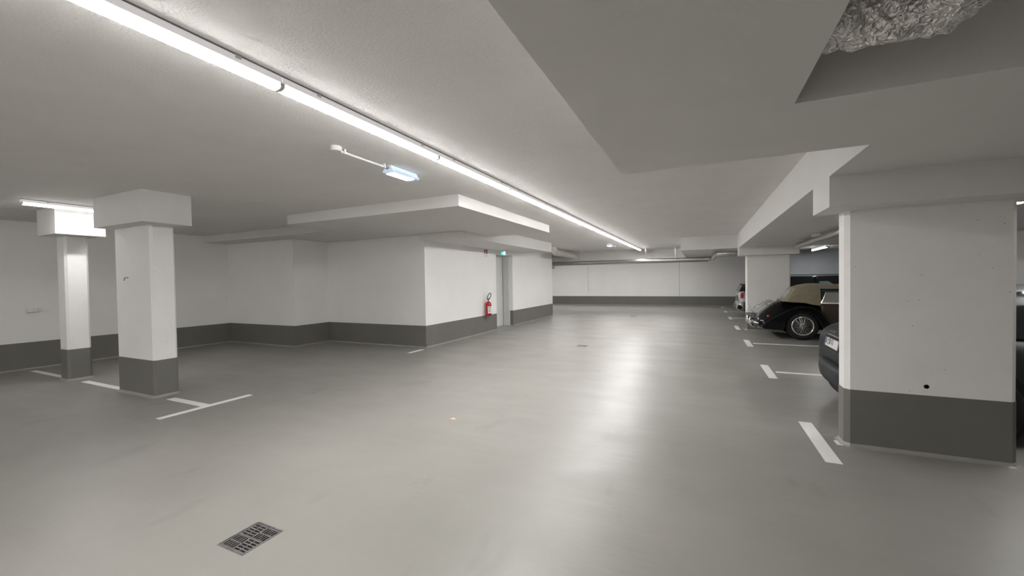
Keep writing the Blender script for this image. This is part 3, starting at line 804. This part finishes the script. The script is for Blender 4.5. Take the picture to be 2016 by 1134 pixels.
# licence plate with its blue strip, characters and two round seals
lp = empty('licence_plate', (0.008, 0.0, 0.655)); lp.parent = car; lp.rotation_euler = (0, math.radians(9), 0)
bm_obj('plate_surround', boxbm(-0.004, 0.03, -0.275, 0.275, -0.012, 0.122), 'rubber', lp)
bm_obj('plate_panel', boxbm(-0.007, -0.004, -0.26, 0.26, 0.0, 0.11), 'plate_white', lp)
bm_obj('blue_strip', boxbm(-0.008, -0.006, 0.222, 0.26, 0.0, 0.11), 'plate_blue', lp)
bm = bmesh.new()
for a in ((-0.26, 0.26, 0.0, 0.004), (-0.26, 0.26, 0.106, 0.110), (-0.26, -0.256, 0, .11), (0.218, 0.222, 0, .11)):
    box(bm, -0.0085, -0.0068, *a)
bm_obj('plate_border', bm, 'black_ink', lp)
def plate_text(body, y, sc=1.0):
    # text plane faces -x; reads towards -y
    mw = Matrix(((0, 0, -1, -0.0078), (-1 * sc, 0, 0, y), (0, 1, 0, 0.014), (0, 0, 0, 1)))
    return text_mesh('characters', body, 0.118, 'black_ink', lp, mw)
plate_text('S', 0.208, 0.8); plate_text('B', 0.085, 0.8); plate_text('11', 0.010, 0.8)
for z in (0.078, 0.034):
    bm = bmesh.new(); lathe(bm, [(0.017, -0.0085), (0.017, -0.0065)], (0, 0.125, z), 'x', 16); bm_obj('seal', bm, 'seal_grey', lp)
bevel(bm_obj('chrome_strip', boxbm(0.030, 0.06, -0.30, 0.20, 0.790, 0.801), 'chrome', car), 0.003)
for i in range(6):
    bm = bmesh.new(); y = 0.20 - i * 0.034
    box(bm, 0.050, 0.075, y - 0.018, y - 0.012, 0.825, 0.855); box(bm, 0.050, 0.075, y - 0.012, y - 0.002, 0.825 + (i % 3) * 0.010, 0.833 + (i % 3) * 0.010)
    bm_obj('badge_stroke', bm, 'chrome', car)
for x in (0.82, 3.35):
    for s_ in (-1, 1):
        arch(car, x, s_ * 0.915, 0.36, s_); wheel(car, x, s_ * 0.83, 0.32, 0.225, 0.22, s_)

# --- black and brown vintage roadster with a tan hood
vr = empty('vintage_roadster', (1.06, 12.10, 0), 'black and brown vintage roadster with tan soft top and wire wheels', 'car')
NY = -0.62       # near side of the tub
def side_prof(o_name, poly, y0, y1, m, wd=0.03, seg=3):
    bm = bmesh.new(); prism(bm, poly, y0, y1, 'y')
    o = bm_obj(o_name, bm, m, vr); bevel(o, wd, seg); return o
# tub: sloping tail, waist line, scuttle, bonnet
def tub_ring(x, zb, zt, w_):
    # rounded hull section, flat below
    out = []
    for k in range(25):
        t = PI * k / 24; c, q = math.cos(t), math.sin(t)
        out.append((x, -w_ * math.copysign(abs(c) ** 0.75, c), zb + (zt - zb) * q ** 0.75))
    return out
bm = bmesh.new()
loft(bm, [tub_ring(*a_) for a_ in ((0.21, .34, .42, .30), (0.20, .31, .46, .38), (0.24, .29, .53, .43), (0.36, .27, .645, .47), (0.48, .26, .755, .49), (0.58, .25, .84, .505), (0.66, .24, .88, .515), (0.74, .24, .895, .52), (1.0, .24, .875, .53), (1.5, .25, .84, .545))])
bm_obj('body', bm, 'black_paint', vr, True)
side_prof('cockpit_side', [(1.47, .30), (1.47, .83), (1.60, .845), (2.55, .86), (2.62, .90), (2.62, .26)], -0.56, 0.56, 'brown_paint', 0.03)
bm = bmesh.new()
loft(bm, [[(x, -w_, .30), (x, -w_ * 1.0, zt - .20), (x, -w_ * .75, zt - .04), (x, 0, zt), (x, w_ * .75, zt - .04), (x, w_, zt - .20), (x, w_, .30)] for x, w_, zt in ((2.60, .55, .93), (2.9, .50, .91), (3.8, .32, .84), (3.95, .28, .80))])
bm_obj('bonnet', bm, 'black_paint', vr, True)
bm = bmesh.new()
for i in range(9): box(bm, 3.955, 3.985, -0.22 + i * 0.052, -0.208 + i * 0.052, 0.32, 0.76)
bm_obj('grille', bm, 'chrome', vr)
# flared wings over each wheel, swept like a teardrop at the back
for s_ in (-1, 1):
    y0, y1 = sorted((s_ * 0.42, s_ * 0.78))
    outer = [(0.30, .24), (0.24, .30), (0.36, .42), (0.60, .585), (0.80, .70), (0.98, .775), (1.12, .79), (1.28, .765), (1.42, .68), (1.52, .54), (1.62, .38), (1.78, .26), (1.78, .21), (1.58, .22)]
    inner = [(1.42, .34), (1.34, .52), (1.20, .63), (1.06, .655), (0.90, .62), (0.78, .50), (0.73, .34), (0.72, .22)]
    bm = bmesh.new()
    # skin of the wing: crown rounded outwards
    n = len(outer)
    prism(bm, outer + inner, y0, y1, 'y')
    o = bm_obj('rear_wing', bm, 'black_paint', vr); bevel(o, 0.035, 3)
    outer = [(1.90, .30), (2.30, .42), (2.62, .62), (2.90, .74), (3.20, .76), (3.50, .70), (3.66, .55), (3.70, .36)]
    inner = [(3.60, .36), (3.50, .54), (3.26, .64), (3.02, .60), (2.86, .46), (2.80, .30), (2.3, .26), (1.90, .26)]
    bm = bmesh.new(); prism(bm, outer + inner, y0, y1, 'y'); o = bm_obj('front_wing', bm, 'black_paint', vr); bevel(o, 0.03, 3)
    bm = bmesh.new(); box(bm, 1.60, 2.60, y0 + (0.1 if s_ > 0 else 0), y1 - (0.1 if s_ < 0 else 0), .21, .24); bm_obj('running_board', bm, 'black_paint', vr)
    for x in (1.08, 3.24):
        wheel(vr, x, s_ * 0.655, 0.325, 0.222, 0.15, s_, 'wire', 'chrome')
# soft top
bm = bmesh.new()
st = [(0.74, .885, .90, .50, .46), (0.80, .88, .945, .52, .47), (0.98, .87, 1.215, .55, .44), (1.16, .86, 1.275, .56, .45), (1.30, .82, 1.30, .57, .46), (1.46, .80, 1.30, .575, .47)]
loft(bm, [[(x, -wb, zb), (x, -(wb + wt) / 2 - .02, (zb + zt) / 2), (x, -wt, zt - .03), (x, -wt * .7, zt), (x, 0, zt + .012), (x, wt * .7, zt), (x, wt, zt - .03), (x, (wb + wt) / 2 + .02, (zb + zt) / 2), (x, wb, zb)] for x, zb, zt, wb, wt in st])
top = bm_obj('soft_top', bm, 'canvas', vr, False)
bm = bmesh.new()
loft(bm, [[(x, -wt - .02, zt - .09), (x, -wt, zt - .03), (x, -wt * .7, zt), (x, 0, zt + .012), (x, wt * .7, zt), (x, wt, zt - .03), (x, wt + .02, zt - .09), (x, 0, zt - .07)] for x, zt, wt in ((1.45, 1.30, .47), (2.1, 1.27, .48), (2.62, 1.22, .48))])
bm_obj('roof_canvas', bm, 'canvas', top)
# plastic rear window in the hood and seams
bm = bmesh.new()
loft(bm, [[(0.815, y, .965), (0.955, y * .9, 1.175)] for y in (-.30, .30)], False, False)
bm_obj('rear_window', bm, 'plastic_window', top, loc=(-0.012, 0, 0.004))
# side screens with chrome frame
for s_ in (-1, 1):
    y = s_ * 0.575
    bm = bmesh.new(); prism(bm, [(1.48, .86), (1.565, 1.10), (2.56, 1.08), (2.62, .88)], min(y, y - s_ * .008), max(y, y - s_ * .008), 'y')
    sc_ = bm_obj('side_screen', bm, 'plastic_window', vr)
    bm = bmesh.new(); tube(bm, [(1.465, y, .85), (1.555, y, 1.11)], 0.010, 6); tube(bm, [(1.555, y, 1.11), (2.56, y, 1.09)], 0.007, 6)
    bm_obj('screen_frame', bm, 'chrome', sc_)
    bm = bmesh.new(); tube(bm, [(1.45, y, .853), (2.62, y, .86)], 0.016, 8); bm_obj('waist_moulding', bm, 'bright_trim', sc_, True)
    bm = bmesh.new(); lathe(bm, [(0.001, -0.05), (0.022, -0.045), (0.026, 0.0), (0.022, 0.012)] if s_ < 0 else [(0.022, -0.012), (0.026, 0.0), (0.022, 0.045), (0.001, 0.05)], (0.42, s_ * 0.56, 0.53), 'y', 14)
    bm_obj('tail_lamp', bm, 'tail_red', vr)
    bm = bmesh.new(); lathe(bm, [(0.030, -0.006), (0.030, 0.006)], (0.42, s_ * 0.54, 0.53), 'y', 14); bm_obj('lamp_bezel', bm, 'chrome', vr)
# chrome overriders of the rear bumper
for y in (-0.40, 0.22):
    bm = bmesh.new()
    prof = [(0.11, .49, .02), (0.055, .50, .045), (0.025, .44, .05), (0.03, .34, .05), (0.07, .27, .04), (0.14, .23, .025)]
    loft(bm, [[(x, y - w_, z), (x + .035, y - w_, z + .006), (x + .05, y, z + .008), (x + .035, y + w_, z + .006), (x, y + w_, z), (x - .016, y, z)] for x, z, w_ in prof])
    bm_obj('overrider', bm, 'chrome', vr, True)
bm = bmesh.new(); tube(bm, [(0.22, -0.60, .36), (0.13, -0.5, .37), (0.10, 0, .38), (0.13, .5, .37), (0.22, .60, .36)], 0.028, 10)
bm_obj('bumper_bar', bm, 'chrome', vr, True)
bm = bmesh.new(); tube(bm, [(0.20, -.45, .245), (0.75, -.45, .215)], 0.016, 8); bm_obj('exhaust', bm, 'chrome', vr)
# luggage rack over the tail
lr = empty('luggage_rack', (0, 0, 0)); lr.parent = vr
def rod(pts, r=0.008, nm='rail'):
    bm = bmesh.new(); tube(bm, pts, r, 6); return bm_obj(nm, bm, 'chrome', lr, True)
for y in (-.34, .34):
    rod([(0.19, y, .66), (0.21, y, .69), (0.46, y, .855), (0.52, y, .88)])
rod([(0.52, -.34, .88), (0.56, -.2, .895), (0.56, .2, .895), (0.52, .34, .88)])
rod([(0.19, -.34, .66), (0.17, -.2, .65), (0.17, .2, .65), (0.19, .34, .66)])
for y in (-.17, 0, .17): rod([(0.19, y, .675), (0.54, y, .89)], 0.006, 'slat')
for y in (-.30, .30):
    rod([(0.045, y, .76), (0.15, y, .60), (0.24, y, .47)], 0.010, 'strut')
    rod([(0.46, y, .855), (0.50, y, .74)], 0.008, 'strut')
rod([(0.32, -.34, .762), (0.32, .34, .762)], 0.006, 'slat')
# front lamps
for s_ in (-1, 1):
    bm = bmesh.new(); lathe(bm, [(0.02, -0.14), (0.07, -0.08), (0.10, 0.0), (0.09, 0.02), (0.001, 0.025)], (3.72, s_ * 0.36, .70), 'x', 18); bm_obj('headlamp', bm, 'chrome', vr, True)

# --- black wagon in the bay behind
bw = empty('black_wagon', (1.75, 14.55, 0), 'black tall wagon parked behind the roadster under the bay lamp', 'car')
body_loft('body', [(0.02, .40, .80, .70), (0.04, .30, 1.0, .84), (0.12, .26, 1.02, .89), (0.8, .25, 1.0, .91), (3.0, .25, .97, .91), (3.3, .25, .98, .90), (4.1, .27, .90, .85), (4.38, .34, .72, .70)], 'black_paint', bw, 2)
cabin(bw, [(0.06, 1.0, 1.05, .76, .72), (0.22, 1.0, 1.44, .82, .66), (0.45, 1.0, 1.475, .83, .67), (1.8, .98, 1.485, .83, .68), (2.3, .97, 1.47, .82, .66), (3.15, .96, .99, .78, .72)], 'black_paint', 'dark_glass', [(0.16, 0.26, .14), (1.10, 1.12, .07), (2.02, 1.98, .07), (3.05, 2.30, .06)])
for s_ in (-1, 1):
    bm = bmesh.new(); tube(bm, [(0.35, s_ * .60, 1.515), (0.42, s_ * .60, 1.53), (2.0, s_ * .60, 1.53), (2.1, s_ * .60, 1.51)], 0.012, 6); bm_obj('roof_rail', bm, 'rubber', bw)
    bm = bmesh.new(); box(bm, 0.02, 0.10, min(s_ * .62, s_ * .80), max(s_ * .62, s_ * .80), .70, 1.0); bevel(bm_obj('tail_light', bm, 'tail_red', bw), .02)
    # pale quarter window in the front door, its pale colour stands for light seen through it
    yy = s_ * 0.775
    bm = bmesh.new(); prism(bm, [(1.24, 1.05), (1.22, 1.34), (1.42, 1.345), (1.62, 1.20), (1.66, 1.05)], min(yy, yy + s_ * .012), max(yy, yy + s_ * .012), 'y')
    bm_obj('door_window', bm, 'window_light_tint', bw)
for x in (0.80, 3.45):
    for s_ in (-1, 1):
        arch(bw, x, s_ * 0.905, 0.38, s_); wheel(bw, x, s_ * 0.82, 0.335, 0.23, 0.22, s_)

# --- small silver hatchback, only its tail corner shows
sm = empty('silver_hatchback', (1.13, 18.10, 0), 'silver small hatchback with red tail light peeking past the far column', 'car')
body_loft('body', [(0.16, .34, .66, .60), (0.12, .25, .80, .78), (0.17, .20, .95, .82), (0.34, .19, .99, .84), (1.2, .18, .98, .845), (2.6, .18, .96, .84), (3.3, .20, .86, .80), (3.62, .26, .66, .62)], 'silver_paint', sm, 2)
cabin(sm, [(0.17, .95, .98, .76, .72), (0.27, .96, 1.17, .78, .68), (0.55, .96, 1.34, .78, .64), (0.8, .96, 1.375, .78, .64), (1.6, .95, 1.39, .78, .64), (2.0, .95, 1.35, .77, .62), (2.45, .94, .98, .74, .66)], 'silver_paint', 'dark_glass', [(0.20, 0.36, .14), (1.3, 1.32, .06), (2.36, 2.0, .06)])
bm = bmesh.new(); rings = []
for t in [(-1 + 2 * k / 24) for k in range(25)]:
    y = 0.835 * t; x = 0.08 + 0.08 * abs(t) ** 7
    rings.append([(x + .06, y, .22), (x + .01, y, .30), (x, y, .44), (x + .03, y, .53), (x + .10, y, .57), (x + .22, y, .57), (x + .22, y, .22)])
loft(bm, rings); bm_obj('rear_bumper', bm, 'silver_paint', sm, True)
for s_ in (-1, 1):
    # upright tail light wrapped round the corner, in a bright bezel
    y0, y1 = sorted((s_ * .70, s_ * .846))
    bm = bmesh.new(); prism(bm, [(.205, .70), (.30, .69), (.315, .80), (.30, .92), (.225, .92), (.20, .80)], y0, y1, 'y'); tl = bevel(bm_obj('tail_light', bm, 'tail_red', sm), .012)
    y0, y1 = sorted((s_ * .69, s_ * .838))
    bm = bmesh.new(); prism(bm, [(.185, .68), (.32, .665), (.335, .80), (.315, .94), (.205, .94), (.18, .80)], y0, y1, 'y'); bm_obj('lamp_bezel', bm, 'bright_trim', tl)
    bm = bmesh.new(); lathe(bm, [(0.085, -0.02), (0.085, 0.02)], (0.17, s_ * .825, .36), 'y', 20); bm_obj('bumper_vent', bm, 'rubber', sm)
    bm = bmesh.new(); tube(bm, [(0.17 + .09 * math.cos(t), s_ * .845, .36 + .10 * math.sin(t)) for t in [math.radians(a_) for a_ in range(150, 291, 20)]], 0.011, 6); bm_obj('vent_trim', bm, 'bright_trim', sm)
bevel(bm_obj('roof_spoiler', boxbm(0.29, 0.46, -.70, .70, 1.17, 1.215), 'rubber', sm), .01)
for x in (0.72, 3.1):
    for s_ in (-1, 1):
        arch(sm, x, s_ * 0.84, 0.335, s_); wheel(sm, x, s_ * 0.765, 0.30, 0.21, 0.19, s_)
